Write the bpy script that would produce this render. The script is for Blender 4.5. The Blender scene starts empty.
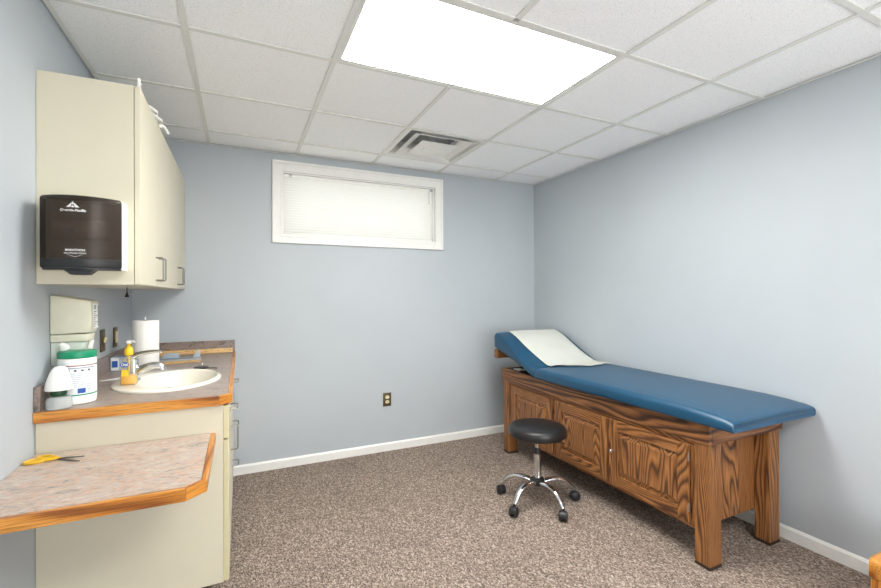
import bpy, bmesh, math, random
from mathutils import Vector, Matrix
random.seed(7)
SC = bpy.context.scene
COL = SC.collection
PI = math.pi

# ------------------------------------------------------------------ materials
def srgb(r, g, b):
    def f(c):
        c /= 255.0
        return c/12.92 if c <= .04045 else ((c+.055)/1.055)**2.4
    return (f(r), f(g), f(b), 1)

class NT:
    def __init__(s, name):
        s.m = bpy.data.materials.new(name); s.m.use_nodes = True
        s.t = s.m.node_tree; s.n = s.t.nodes; s.l = s.t.links
        s.b = s.n['Principled BSDF']; s.out = s.n['Material Output']
    def node(s, typ, **kw):
        n = s.n.new(typ)
        for k, v in kw.items(): setattr(n, k, v)
        return n
    def link(s, a, b): s.l.new(a, b)
    def coords(s, scale=(1, 1, 1), rot=(0, 0, 0), loc=(0, 0, 0)):
        tc = s.node('ShaderNodeTexCoord'); mp = s.node('ShaderNodeMapping')
        mp.inputs['Scale'].default_value = scale
        mp.inputs['Rotation'].default_value = rot
        mp.inputs['Location'].default_value = loc
        s.link(tc.outputs['Object'], mp.inputs['Vector'])
        return mp.outputs['Vector']
    def noise(s, vec, scale, detail=3, rough=.5, dist=0):
        n = s.node('ShaderNodeTexNoise')
        n.inputs['Scale'].default_value = scale; n.inputs['Detail'].default_value = detail
        n.inputs['Roughness'].default_value = rough; n.inputs['Distortion'].default_value = dist
        s.link(vec, n.inputs['Vector'])
        return n.outputs['Fac']
    def ramp(s, fac, stops, interp='LINEAR'):
        r = s.node('ShaderNodeValToRGB'); cr = r.color_ramp; cr.interpolation = interp
        while len(cr.elements) < len(stops): cr.elements.new(.5)
        for e, (p, c) in zip(cr.elements, stops): e.position = p; e.color = c
        s.link(fac, r.inputs['Fac'])
        return r.outputs['Color']
    def mix(s, fac, a, b, mode='MIX'):
        m = s.node('ShaderNodeMix', data_type='RGBA', blend_type=mode)
        if isinstance(fac, (int, float)): m.inputs[0].default_value = fac
        else: s.link(fac, m.inputs[0])
        for i, x in ((6, a), (7, b)):
            if isinstance(x, tuple): m.inputs[i].default_value = x
            else: s.link(x, m.inputs[i])
        return m.outputs[2]
    def bump(s, height, strength, dist=.002):
        b = s.node('ShaderNodeBump')
        b.inputs['Strength'].default_value = strength; b.inputs['Distance'].default_value = dist
        s.link(height, b.inputs['Height']); s.link(b.outputs['Normal'], s.b.inputs['Normal'])
    def base(s, c):
        if isinstance(c, tuple): s.b.inputs['Base Color'].default_value = c
        else: s.link(c, s.b.inputs['Base Color'])
    def set(s, **kw):
        for k, v in kw.items(): s.b.inputs[k.replace('_', ' ')].default_value = v
        return s

def plain(name, c, rough=.5, metal=0, var=.04, nscale=30, bump=0, **kw):
    t = NT(name); v = t.coords()
    n = t.noise(v, nscale, 3)
    lo = tuple(x*(1-var) for x in c[:3])+(1,); hi = tuple(min(1, x*(1+var)) for x in c[:3])+(1,)
    t.base(t.ramp(n, [(.3, lo), (.7, hi)]))
    t.set(Roughness=rough, Metallic=metal)
    if bump: t.bump(t.noise(v, nscale*6, 2), bump, .001)
    if kw: t.set(**kw)
    return t.m

def wood(name, axis, light, mid, dark, seed=0, scale=1.0, rough=.4, ring=16, contrast=1.0):
    """plain sawn oak: growth rings about an axis tilted a little off the board's length"""
    t = NT(name)
    st = [7.0, 7.0, 7.0]; st[axis] = .9
    rnd = random.Random(seed)
    tc = t.node('ShaderNodeTexCoord')
    oi = t.node('ShaderNodeObjectInfo')
    add = t.node('ShaderNodeVectorMath', operation='ADD')
    sc = t.node('ShaderNodeVectorMath', operation='SCALE')
    cmb = t.node('ShaderNodeCombineXYZ')
    for i in range(3): t.link(oi.outputs['Random'], cmb.inputs[i])
    t.link(cmb.outputs[0], sc.inputs[0]); sc.inputs['Scale'].default_value = 3.0
    t.link(tc.outputs['Object'], add.inputs[0]); t.link(sc.outputs[0], add.inputs[1])
    mp = t.node('ShaderNodeMapping')
    mp.inputs['Scale'].default_value = [x*scale for x in st]
    mp.inputs['Location'].default_value = [rnd.uniform(0, 9) for _ in range(3)]
    t.link(add.outputs[0], mp.inputs['Vector'])
    v = mp.outputs['Vector']
    n1 = t.noise(v, .42, 2.0, .5, .25)             # broad figure -> contour bands = cathedral arches
    sep = t.node('ShaderNodeSeparateXYZ'); t.link(v, sep.inputs[0])
    drift = t.node('ShaderNodeMath', operation='MULTIPLY_ADD'); drift.inputs[1].default_value = .22
    t.link(sep.outputs[(axis+1) % 3], drift.inputs[0]); t.link(n1, drift.inputs[2])
    mul = t.node('ShaderNodeMath', operation='MULTIPLY'); mul.inputs[1].default_value = ring
    t.link(drift.outputs[0], mul.inputs[0])
    fr = t.node('ShaderNodeMath', operation='FRACT'); t.link(mul.outputs[0], fr.inputs[0])
    grain = t.ramp(fr.outputs[0], [(0, dark), (.10*contrast, dark), (.20+.1*contrast, mid), (.68, light), (.88, mid), (1, dark)])
    sf = [260.0, 260.0, 260.0]; sf[axis] = 9.0
    mp2 = t.node('ShaderNodeMapping'); mp2.inputs['Scale'].default_value = sf
    t.link(add.outputs[0], mp2.inputs['Vector'])
    pores = t.noise(mp2.outputs['Vector'], 1.0, 2, .6)
    pr = t.ramp(pores, [(.36, (.45, .4, .36, 1)), (.52, (1, 1, 1, 1))])
    t.base(t.mix(.8, grain, pr, 'MULTIPLY'))
    t.set(Roughness=rough)
    t.bump(pores, .15, .0006)
    return t.m

M = {}
def build_materials():
    # painted wall
    t = NT('wall_paint'); v = t.coords()
    n = t.noise(v, 1.4, 3)
    t.base(t.ramp(n, [(.3, srgb(*WALL_A)), (.7, srgb(*WALL_B))]))
    t.set(Roughness=.55); t.bump(t.noise(v, 260, 3, .6), .12, .001); M['wall'] = t.m
    # ceiling tile: white mineral fibre with fine pin holes
    t = NT('ceiling_tile_fibre'); v = t.coords()
    n = t.noise(v, 190, 3, .65)
    c = t.ramp(n, [(.30, srgb(204, 206, 208)), (.42, srgb(243, 245, 247)), (.7, srgb(251, 252, 253))])
    t.base(c); t.set(Roughness=.95); t.bump(n, .5, .002); M['tile'] = t.m
    M['tee'] = plain('grid_white_metal', srgb(222, 223, 219), .5, var=.02)
    M['trimwhite'] = plain('white_trim_paint', srgb(232, 232, 229), .4, var=.02)
    M['neck'] = plain('grey_duct_metal', srgb(150, 152, 152), .5, .3)
    M['gap'] = plain('dark_gap', srgb(60, 62, 64), .9)
    # carpet
    t = NT('loop_carpet'); v = t.coords()
    n1 = t.noise(t.coords(scale=(1, .55, 1), rot=(0, 0, .7)), 195, 1.5, .5); n2 = t.noise(v, 110, 2, .5); n3 = t.noise(v, 2.2, 3)
    c = t.ramp(n1, [(.33, srgb(26, 23, 22)), (.43, srgb(84, 76, 70)), (.5, srgb(134, 119, 109)), (.57, srgb(174, 158, 146)), (.67, srgb(232, 218, 204))])
    vo = t.node('ShaderNodeTexVoronoi'); vo.inputs['Scale'].default_value = 165
    t.link(t.coords(scale=(1, .6, 1), rot=(0, 0, .7)), vo.inputs['Vector'])
    sp = t.node('ShaderNodeSeparateColor'); t.link(vo.outputs['Color'], sp.inputs[0])
    cv = t.ramp(sp.outputs[0], [(.0, srgb(44, 38, 35)), (.30, srgb(104, 92, 84)), (.55, srgb(146, 130, 118)), (.8, srgb(176, 160, 147)), (1, srgb(222, 208, 194))])
    c = t.mix(.6, c, cv)
    c2 = t.ramp(n2, [(.40, srgb(126, 92, 78)), (.5, srgb(148, 131, 120)), (.60, srgb(114, 117, 112))])
    cc = t.mix(.22, c, c2)
    cc = t.mix(1.0, cc, t.ramp(n3, [(.3, (.90, .90, .90, 1)), (.7, (1, 1, 1, 1))]), 'MULTIPLY')
    t.base(cc); t.set(Roughness=1.0); t.b.inputs['Specular IOR Level'].default_value = .05
    t.bump(n1, .35, .004); M['carpet'] = t.m
    # mottled laminate
    def lam(name, stops, rot, tint):
        t = NT(name); v = t.coords(scale=(1, 2.0, 1.5), rot=(0, 0, rot))
        n = t.noise(v, 14, 6, .68, 1.2); n2 = t.noise(t.coords(scale=(1, 2.5, 1), rot=(0, 0, rot)), 45, 4, .6, .8)
        c = t.ramp(n, stops)
        c2 = t.ramp(n2, [(.33, (.62, .60, .60, 1)), (.5, (1, 1, 1, 1)), (.66, (1.0, .96, .92, 1))])
        t.base(t.mix(.75, c, c2, 'MULTIPLY')); t.set(Roughness=.38); return t.m
    M['lam_desk'] = lam('desk_laminate', [(.30, srgb(112, 112, 120)), (.41, srgb(166, 158, 150)), (.49, srgb(196, 164, 142)), (.55, srgb(172, 170, 168)), (.63, srgb(204, 186, 168)), (.72, srgb(158, 160, 166))], -.5, 1)
    M['lam_top'] = lam('counter_laminate', [(.32, srgb(112, 104, 104)), (.42, srgb(150, 138, 132)), (.5, srgb(166, 148, 136)), (.58, srgb(154, 146, 142)), (.68, srgb(180, 168, 158))], .4, 1)
    M['lam_splash'] = lam('backsplash_laminate', [(.32, srgb(82, 76, 76)), (.42, srgb(124, 110, 102)), (.5, srgb(150, 130, 118)), (.58, srgb(122, 116, 116)), (.68, srgb(160, 146, 136))], .9, 1)
    M['cream'] = plain('cream_laminate', srgb(212, 206, 185), .42, var=.012, nscale=12)
    M['cream_edge'] = plain('cream_door_edge', srgb(206, 198, 160), .45, var=.02)
    M['toekick'] = plain('dark_toe_kick', srgb(58, 52, 44), .7)
    for a, ax in enumerate('xyz'):
        M['oak_'+ax] = wood('table_oak_'+ax, a, srgb(172, 118, 68), srgb(138, 90, 50), srgb(84, 51, 30), seed=3+a, ring=56)
        M['gold_'+ax] = wood('honey_oak_'+ax, a, srgb(214, 150, 68), srgb(192, 122, 48), srgb(142, 82, 30), seed=13+a, ring=20, rough=.3)
        M['apron_'+ax] = wood('apron_oak_'+ax, a, srgb(160, 108, 64), srgb(122, 78, 46), srgb(62, 38, 26), seed=23+a, ring=26, contrast=1.7)
    M['nickel'] = plain('satin_nickel', srgb(150, 148, 142), .28, 1.0, var=.03)
    M['foot'] = plain('dark_foot_pad', srgb(46, 32, 24), .6)
    # blue vinyl
    t = NT('blue_vinyl'); v = t.coords()
    n = t.noise(v, 6, 3)
    t.base(t.ramp(n, [(.3, srgb(0, 64, 96)), (.7, srgb(3, 71, 104))]))
    t.set(Roughness=.40); t.bump(t.noise(v, 320, 2), .12, .0008)
    t.b.inputs['Coat Weight'].default_value = .2; t.b.inputs['Coat Roughness'].default_value = .35; t.b.inputs['IOR'].default_value = 1.55; t.b.inputs['Specular IOR Level'].default_value = .5; M['vinyl'] = t.m
    M['paper'] = plain('crepe_paper', srgb(206, 208, 201), .9, var=.03, nscale=8, bump=.3)
    M['chrome'] = plain('polished_chrome', srgb(214, 216, 218), .12, 1.0, var=.02)
    M['steel'] = plain('brushed_steel', srgb(176, 180, 184), .3, 1.0, var=.05)
    M['blackvinyl'] = plain('black_vinyl', srgb(26, 26, 28), .36, var=.1, bump=.1)
    M['blackplastic'] = plain('black_plastic', srgb(30, 31, 33), .42, var=.1)
    M['white'] = plain('white_plastic', srgb(238, 238, 234), .4, var=.015)
    M['ivory'] = plain('ivory_plastic', srgb(228, 216, 172), .4)
    M['bronze'] = plain('bronze_plate', srgb(92, 80, 58), .4, .6, var=.1)
    M['porcelain'] = plain('bisque_porcelain', srgb(238, 233, 220), .14, var=.01)
    M['beige'] = plain('beige_plastic', srgb(214, 212, 192), .45, var=.02)
    M['beige2'] = plain('pale_clear_plastic', srgb(206, 212, 202), .25, var=.02)
    M['towel'] = plain('paper_towel', srgb(240, 239, 235), .95, var=.02, nscale=60, bump=.4)
    M['green'] = plain('green_lid_plastic', srgb(10, 136, 96), .35)
    M['greengel'] = plain('dark_green_gel', srgb(22, 70, 40), .3)
    M['label'] = plain('label_paper', srgb(232, 236, 240), .5, var=.02)
    M['ink'] = plain('label_ink_grey', srgb(150, 156, 170), .6)
    M['inkd'] = plain('label_ink_dark', srgb(70, 74, 86), .6)
    M['red'] = plain('label_red', srgb(206, 36, 40), .5)
    M['blue'] = plain('label_blue', srgb(28, 84, 170), .5)
    M['brown'] = plain('label_brown', srgb(146, 96, 70), .5)
    M['yellow'] = plain('yellow_plastic', srgb(236, 196, 44), .35)
    M['scissoryellow'] = plain('scissor_yellow', srgb(222, 176, 40), .4)
    M['scissorgrey'] = plain('dark_blade_steel', srgb(112, 108, 108), .35, .8)
    M['print'] = plain('pale_print', srgb(226, 226, 224), .5)
    M['rulerwood'] = wood('ruler_wood', 0, srgb(228, 194, 134), srgb(220, 180, 118), srgb(204, 160, 98), seed=40, ring=5)
    M['galv'] = plain('grey_instrument_metal', srgb(176, 190, 200), .35, .5)
    # smoky see-through cover
    t = NT('smoky_plastic'); t.base(srgb(62, 54, 47)); t.set(Roughness=.28)
    tr = t.node('ShaderNodeBsdfTransparent'); tr.inputs['Color'].default_value = (.72, .66, .60, 1)
    mx = t.node('ShaderNodeMixShader'); mx.inputs[0].default_value = .56
    t.link(t.b.outputs[0], mx.inputs[1]); t.link(tr.outputs[0], mx.inputs[2]); t.link(mx.outputs[0], t.out.inputs['Surface'])
    M['smoke'] = t.m
    def clear(name, c, amt):
        t = NT(name); t.base(c); t.set(Roughness=.08)
        tr = t.node('ShaderNodeBsdfTransparent'); tr.inputs['Color'].default_value = (.96, .97, .96, 1)
        mx = t.node('ShaderNodeMixShader'); mx.inputs[0].default_value = amt
        t.link(t.b.outputs[0], mx.inputs[1]); t.link(tr.outputs[0], mx.inputs[2]); t.link(mx.outputs[0], t.out.inputs['Surface'])
        return t.m
    M['clear'] = clear('clear_plastic', srgb(226, 232, 232), .62)
    M['soapclear'] = clear('soap_bottle_plastic', srgb(240, 232, 190), .80)
    M['soapliquid'] = clear('amber_soap', srgb(250, 184, 0), .15)
    M['glass'] = clear('window_glass', srgb(230, 236, 236), .9)
    # blind slats: thin white vinyl that lets daylight through
    t = NT('blind_vinyl'); t.base(srgb(238, 238, 235)); t.set(Roughness=.5)
    tl = t.node('ShaderNodeBsdfTranslucent'); tl.inputs['Color'].default_value = srgb(243, 242, 238)
    mx = t.node('ShaderNodeMixShader'); mx.inputs[0].default_value = .5
    t.link(t.b.outputs[0], mx.inputs[1]); t.link(tl.outputs[0], mx.inputs[2]); t.link(mx.outputs[0], t.out.inputs['Surface'])
    M['blind'] = t.m
    t = NT('lit_diffuser'); t.base(srgb(240, 240, 235)); v = t.coords()
    e = t.ramp(t.noise(v, 3, 2), [(.3, (1, .985, .93, 1)), (.7, (1, .985, .94, 1))])
    t.link(e, t.b.inputs['Emission Color']); t.b.inputs['Emission Strength'].default_value = LAMP
    M['lamp'] = t.m

# ------------------------------------------------------------------ mesh tools
class MB:
    def __init__(s): s.bm = bmesh.new()
    def box(s, x0, x1, y0, y1, z0, z1, bev=0, seg=2, rot=None, piv=None):
        b = bmesh.new()
        bmesh.ops.create_cube(b, size=1)
        for v in b.verts:
            v.co = Vector(((x0+x1)/2+v.co.x*(x1-x0), (y0+y1)/2+v.co.y*(y1-y0), (z0+z1)/2+v.co.z*(z1-z0)))
        if bev: bmesh.ops.bevel(b, geom=b.edges[:], offset=bev, segments=seg, profile=.5, affect='EDGES')
        s.merge(b, rot, piv); return s
    def merge(s, b, rot=None, piv=None):
        if rot is not None:
            p = Vector(piv or (0, 0, 0))
            for v in b.verts: v.co = rot @ (v.co-p)+p
        me = bpy.data.meshes.new('tmp'); b.to_mesh(me); b.free()
        s.bm.from_mesh(me); bpy.data.meshes.remove(me)
    def rings(s, rings, cap0=True, cap1=True, closed=True):
        vs = [[s.bm.verts.new(p) for p in r] for r in rings]
        n = len(rings[0])
        for a, b in zip(vs, vs[1:]):
            for i in range(n if closed else n-1):
                j = (i+1) % n
                s.bm.faces.new((a[i], a[j], b[j], b[i]))
        if cap0: s.bm.faces.new(vs[0][::-1])
        if cap1: s.bm.faces.new(vs[-1])
        return s
    def lathe(s, c, prof, n=32, sx=1, sy=1, cap0=True, cap1=True):
        s.rings([[(c[0]+r*sx*math.cos(2*PI*i/n), c[1]+r*sy*math.sin(2*PI*i/n), c[2]+z) for i in range(n)] for r, z in prof], cap0, cap1)
        return s
    def tube(s, pts, r, n=10, cap=True):
        pts = [Vector(p) for p in pts]; rr = r if isinstance(r, (list, tuple)) else [r]*len(pts)
        t0 = (pts[1]-pts[0]).normalized()
        up = Vector((0, 0, 1)) if abs(t0.z) < .9 else Vector((1, 0, 0))
        u = t0.cross(up).normalized(); R = []
        for k, p in enumerate(pts):
            t = (pts[min(k+1, len(pts)-1)]-pts[max(k-1, 0)]).normalized()
            u = (u-t*u.dot(t)).normalized(); w = t.cross(u)
            R.append([p+rr[k]*(u*math.cos(2*PI*i/n)+w*math.sin(2*PI*i/n)) for i in range(n)])
        s.rings(R, cap, cap); return s
    def cyl(s, a, b, r, n=20): return s.tube([a, b], r, n)
    def prism(s, poly, z0, z1, bev=0):
        b = bmesh.new()
        lo = [b.verts.new((p[0], p[1], z0)) for p in poly]; hi = [b.verts.new((p[0], p[1], z1)) for p in poly]
        b.faces.new(lo[::-1]); b.faces.new(hi)
        for i in range(len(poly)):
            j = (i+1) % len(poly); b.faces.new((lo[i], lo[j], hi[j], hi[i]))
        bmesh.ops.recalc_face_normals(b, faces=b.faces[:])
        if bev: bmesh.ops.bevel(b, geom=b.edges[:], offset=bev, segments=2, profile=.5, affect='EDGES')
        s.merge(b); return s
    def prism_x(s, poly, x0, x1, bev=0):   # poly of (y, z)
        b = bmesh.new()
        lo = [b.verts.new((x0, p[0], p[1])) for p in poly]; hi = [b.verts.new((x1, p[0], p[1])) for p in poly]
        b.faces.new(lo[::-1]); b.faces.new(hi)
        for i in range(len(poly)):
            j = (i+1) % len(poly); b.faces.new((lo[i], lo[j], hi[j], hi[i]))
        bmesh.ops.recalc_face_normals(b, faces=b.faces[:])
        if bev: bmesh.ops.bevel(b, geom=b.edges[:], offset=bev, segments=2, profile=.5, affect='EDGES')
        s.merge(b); return s
    def prism_y(s, poly, y0, y1, bev=0):   # poly of (x, z)
        b = bmesh.new()
        lo = [b.verts.new((p[0], y0, p[1])) for p in poly]; hi = [b.verts.new((p[0], y1, p[1])) for p in poly]
        b.faces.new(lo[::-1]); b.faces.new(hi)
        for i in range(len(poly)):
            j = (i+1) % len(poly); b.faces.new((lo[i], lo[j], hi[j], hi[i]))
        bmesh.ops.recalc_face_normals(b, faces=b.faces[:])
        if bev: bmesh.ops.bevel(b, geom=b.edges[:], offset=bev, segments=2, profile=.5, affect='EDGES')
        s.merge(b); return s
    def holed(s, outer, inner, z0, z1):
        b = bmesh.new()
        o = [b.verts.new((p[0], p[1], z1)) for p in outer]; i_ = [b.verts.new((p[0], p[1], z1)) for p in inner]
        es = [b.edges.new((l[k], l[(k+1) % len(l)])) for l in (o, i_) for k in range(len(l))]
        bmesh.ops.triangle_fill(b, use_beauty=True, use_dissolve=False, edges=es, normal=(0, 0, 1))
        ext = bmesh.ops.extrude_face_region(b, geom=b.faces[:])
        for v in ext['geom']:
            if isinstance(v, bmesh.types.BMVert): v.co.z = z0
        bmesh.ops.recalc_face_normals(b, faces=b.faces[:])
        s.merge(b); return s
    def obj(s, name, mat, parent=None, smooth=False, origin=None):
        """one mesh object; coordinates given in the world, origin at the parent's base (or at origin)"""
        bmesh.ops.recalc_face_normals(s.bm, faces=s.bm.faces[:])
        if parent is not None:
            L = Vector(parent['_base'])
        else: L = Vector(origin or (0, 0, 0))
        for v in s.bm.verts: v.co -= L
        me = bpy.data.meshes.new(name); s.bm.to_mesh(me); s.bm.free()
        if smooth:
            for p in me.polygons: p.use_smooth = True
            try: me.set_sharp_from_angle(angle=math.radians(38))
            except Exception: pass
        me.materials.append(mat)
        o = bpy.data.objects.new(name, me); COL.objects.link(o)
        if parent is not None:
            o.parent = parent
            o['_base'] = parent['_base']
        else:
            o.location = L; o['_base'] = tuple(L)
        return o

def turn(o, a):
    """turn a part's own axes by a about z without moving it, so its grain runs along the piece"""
    o.data.transform(Matrix.Rotation(-a, 4, 'Z')); o.rotation_euler.z = a
    return o
def thing(name, label, cat, base, group=None):
    o = bpy.data.objects.new(name, None); COL.objects.link(o)
    o.location = base; o['_base'] = tuple(base); o['label'] = label; o['category'] = cat
    if group: o['group'] = group
    o.empty_display_size = .05
    return o
def tag(o, label, cat, group=None):
    o['label'] = label; o['category'] = cat
    if group: o['group'] = group
    return o
def struct(o): o['kind'] = 'structure'; return o

def text_mesh(body, size, mat, name, parent, place, bold=0.0):
    """lettering as mesh; place maps (x, y) of the text plane to the world"""
    cu = bpy.data.curves.new(name, 'FONT'); cu.body = body; cu.size = size; cu.align_x = 'CENTER'; cu.offset = bold
    tmp = bpy.data.objects.new('tmp_text', cu); COL.objects.link(tmp)
    dg = bpy.context.evaluated_depsgraph_get(); dg.update()
    me = bpy.data.meshes.new_from_object(tmp.evaluated_get(dg))
    bpy.data.objects.remove(tmp); bpy.data.curves.remove(cu)
    L = Vector(parent['_base'])
    for v in me.vertices: v.co = Vector(place(v.co.x, v.co.y))-L
    me.name = name; me.materials.clear(); me.materials.append(mat)
    o = bpy.data.objects.new(name, me); COL.objects.link(o); o.parent = parent; o['_base'] = parent['_base']
    return o

# ------------------------------------------------------------------ room numbers (metres; camera above the origin)
CAMZ = 1.3352
XL, XR, YB, YF, ZC = -.6737, 2.7042, 3.5574, -1.60, 2.4465
T = .6096; GX, GY = -.2047, 3.2723
WALL_A, WALL_B = (176, 183, 189), (181, 188, 194)
LAMP = 18.5
FILLW = 34.0  # power of the added fill lamp behind the camera
build_materials()

# ------------------------------------------------------------------ setting
struct(MB().box(XL-.2, XR+.2, YF-.2, YB+.2, -.1, 0).obj('floor', M['carpet']))
struct(MB().box(XL-.15, XL, YF-.15, YB+.15, 0, 2.8).obj('wall_left', M['wall']))
struct(MB().box(XR, XR+.15, YF-.15, YB+.15, 0, 2.8).obj('wall_right', M['wall']))
# wall behind the camera, with a made-up doorway for the added fill lamp
OX0, OX1, OZ = .22, 2.18, 2.10
b = MB().box(XL, OX0, YF-.15, YF, 0, 2.8).box(OX1, XR, YF-.15, YF, 0, 2.8).box(OX0, OX1, YF-.15, YF, OZ, 2.8)
bmesh.ops.remove_doubles(b.bm, verts=b.bm.verts[:], dist=1e-4)
struct(b.obj('wall_front', M['wall']))
b = MB().box(OX0-.06, OX0+.012, YF-.152, YF+.014, 0, OZ+.06).box(OX1-.012, OX1+.06, YF-.152, YF+.014, 0, OZ+.06).box(OX0+.012, OX1-.012, YF-.152, YF+.014, OZ-.012, OZ+.06)
struct(b.obj('added_doorway_1', M['trimwhite']))  # unseen frame, added around the opening where the fill lamp stands
WX0, WX1, WZ0, WZ1 = .297, 1.598, 1.803, 2.306
b = MB()
b.box(XL, WX0, YB, YB+.15, 0, 2.8).box(WX1, XR, YB, YB+.15, 0, 2.8).box(WX0, WX1, YB, YB+.15, 0, WZ0).box(WX0, WX1, YB, YB+.15, WZ1, 2.8)
bmesh.ops.remove_doubles(b.bm, verts=b.bm.verts[:], dist=1e-4)
struct(b.obj('wall_back', M['wall']))
# suspended ceiling: lay-in tiles (one cell left to the lamp pair, one to the diffuser) under a slab
xs = [XL+.004]+[GX+T*i for i in range(5)]+[XR-.004]
ys = [YB-.004]+[GY-T*j for j in range(8)]+[YF+.004]
LAMPS = [((1, 3), (2, 3)), ((1, 3), (6, 7))]        # columns, rows of grid lines
def used(i, j):
    for (a, c), (d, e) in LAMPS:
        if a+1 <= i < c+1 and d+1 <= j < e+1: return True
    return i == 3 and j == 1
b = MB()
for i in range(len(xs)-1):
    for j in range(len(ys)-1):
        if used(i, j): continue
        b.box(xs[i]+.003, xs[i+1]-.003, ys[j+1]+.003, ys[j]-.003, ZC+.005, ZC+.020)
b.box(XL, XR, YF, YB, 2.72, 2.78)
struct(b.obj('ceiling', M['tile']))
b = MB()
for x in xs[1:-1]: b.box(x-.012, x+.012, YF+.004, YB-.004, ZC-.003, ZC+.0035)
n_main = b.obj('trim_1', M['tee']); struct(n_main)
b = MB()
for y in ys[1:-1]:
    for i in range(len(xs)-1):
        skip = any(xs[i] > xs[a+1]-.01 and xs[i+1] < xs[c+1]+.01 and False for (a, c), r in LAMPS)
        # no cross tee under the middle of a lamp
        b.box(xs[i]+(.0125 if i else 0), xs[i+1]-(.0125 if i < len(xs)-2 else 0), y-.012, y+.012, ZC-.0025, ZC+.0035)
struct(b.obj('trim_2', M['tee']))
b = MB()     # wall angle all round, held a few millimetres off the plaster
for (x0, x1, y0, y1) in ((XL+.008, XL+.027, YF+.008, YB-.008), (XR-.027, XR-.008, YF+.008, YB-.008), (XL+.027, XR-.027, YB-.027, YB-.008), (XL+.027, XR-.027, YF+.008, YF+.027)):
    b.box(x0, x1, y0, y1, ZC-.0065, ZC-.0045)
struct(b.obj('trim_3', M['tee']))
# baseboards with a bevelled top
def bb(name, pts):
    b = MB(); b.prism_y(pts[0], *pts[1]) if pts[2] == 'y' else b.prism_x(pts[0], *pts[1])
    return struct(b.obj(name, M['trimwhite']))
H = .070
bb('baseboard_right', ([(XR, 0), (XR-.014, 0), (XR-.014, H-.012), (XR-.004, H), (XR, H)], (YF, YB), 'y'))
bb('baseboard_back', ([(YB, 0), (YB-.014, 0), (YB-.014, H-.012), (YB-.004, H), (YB, H)], (XL+.55, XR-.014), 'x'))
bb('baseboard_left', ([(XL, 0), (XL+.014, 0), (XL+.014, H-.012), (XL+.004, H), (XL, H)], (YF, 2.05), 'y'))
bb('baseboard_front', ([(YF, 0), (YF+.014, 0), (YF+.014, H-.012), (YF+.004, H), (YF, H)], (OX1+.061, XR-.014), 'x'))

# window: stepped picture-frame casing, jamb, glass
w = bpy.data.objects.new('window_1', None); COL.objects.link(w); w.location = (.95, YB, WZ0); w['_base'] = (.95, YB, WZ0); struct(w)
def frame(b, x0, x1, z0, z1, wd, y0, y1, bev=0):
    b.box(x0, x0+wd, y0, y1, z0, z1, bev); b.box(x1-wd, x1, y0, y1, z0, z1, bev)
    b.box(x0+wd, x1-wd, y0, y1, z0, z0+wd, bev); b.box(x0+wd, x1-wd, y0, y1, z1-wd, z1, bev)
b = MB(); frame(b, .225, 1.676, 1.746, 2.385, .074, YB-.014, YB-.0005)
frame(b, .225, 1.676, 1.746, 2.385, .018, YB-.021, YB-.014)
frame(b, .285, 1.612, 1.795, 2.318, .013, YB-.019, YB-.014)
struct(b.obj('casing', M['trimwhite'], w))
b = MB(); frame(b, WX0+.0005, WX1-.0005, WZ0+.0005, WZ1-.0005, .010, YB, YB+.149); struct(b.obj('jamb', M['trimwhite'], w))
b = MB(); frame(b, WX0+.011, WX1-.011, WZ0+.011, WZ1-.011, .035, YB+.095, YB+.13); struct(b.obj('sash', M['trimwhite'], w))
struct(MB().box(WX0+.045, WX1-.045, YB+.110, YB+.114, WZ0+.045, WZ1-.045).obj('pane', M['glass'], w))

# mini blind inside the opening
bl = thing('mini_blind', 'closed white mini blind glowing with daylight in the high window on the back wall', 'blind', (.95, YB+.04, WZ0+.012))
BX0, BX1 = WX0+.014, WX1-.014
MB().box(BX0, BX1, YB+.018, YB+.045, WZ1-.037, WZ1-.012, .002).obj('head_rail', M['white'], bl)
b = MB(); z = WZ1-.05; n = 0
while z > WZ0+.04:
    a = math.radians(66)
    y0 = YB+.031; prof = []
    for k in range(5):
        s_ = (k/4-.5)*.025; c_ = .0022*(1-(2*k/4-1)**2)
        prof.append((y0+s_*math.cos(a)-c_*math.sin(a), z-s_*math.sin(a)-c_*math.cos(a)))
    b.rings([[(BX0+.002, p[0], p[1]) for p in prof], [(BX1-.002, p[0], p[1]) for p in prof]], False, False, False)
    z -= .0205; n += 1
b.obj('slats', M['blind'], bl, True)
MB().box(BX0, BX1, YB+.022, YB+.042, WZ0+.013, WZ0+.030, .004).obj('bottom_rail', M['white'], bl, True)
MB().cyl((BX1-.035, YB+.012, WZ1-.03), (BX1-.034, YB+.012, WZ1-.15), .0022, 8).obj('tilt_wand', M['clear'], bl, True)
for x in (BX0+.05, BX1-.01):
    MB().box(x-.012, x+.012, YB+.014, YB+.018, WZ1-.034, WZ1-.013, .001).obj('bracket', M['steel'], bl)

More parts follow.
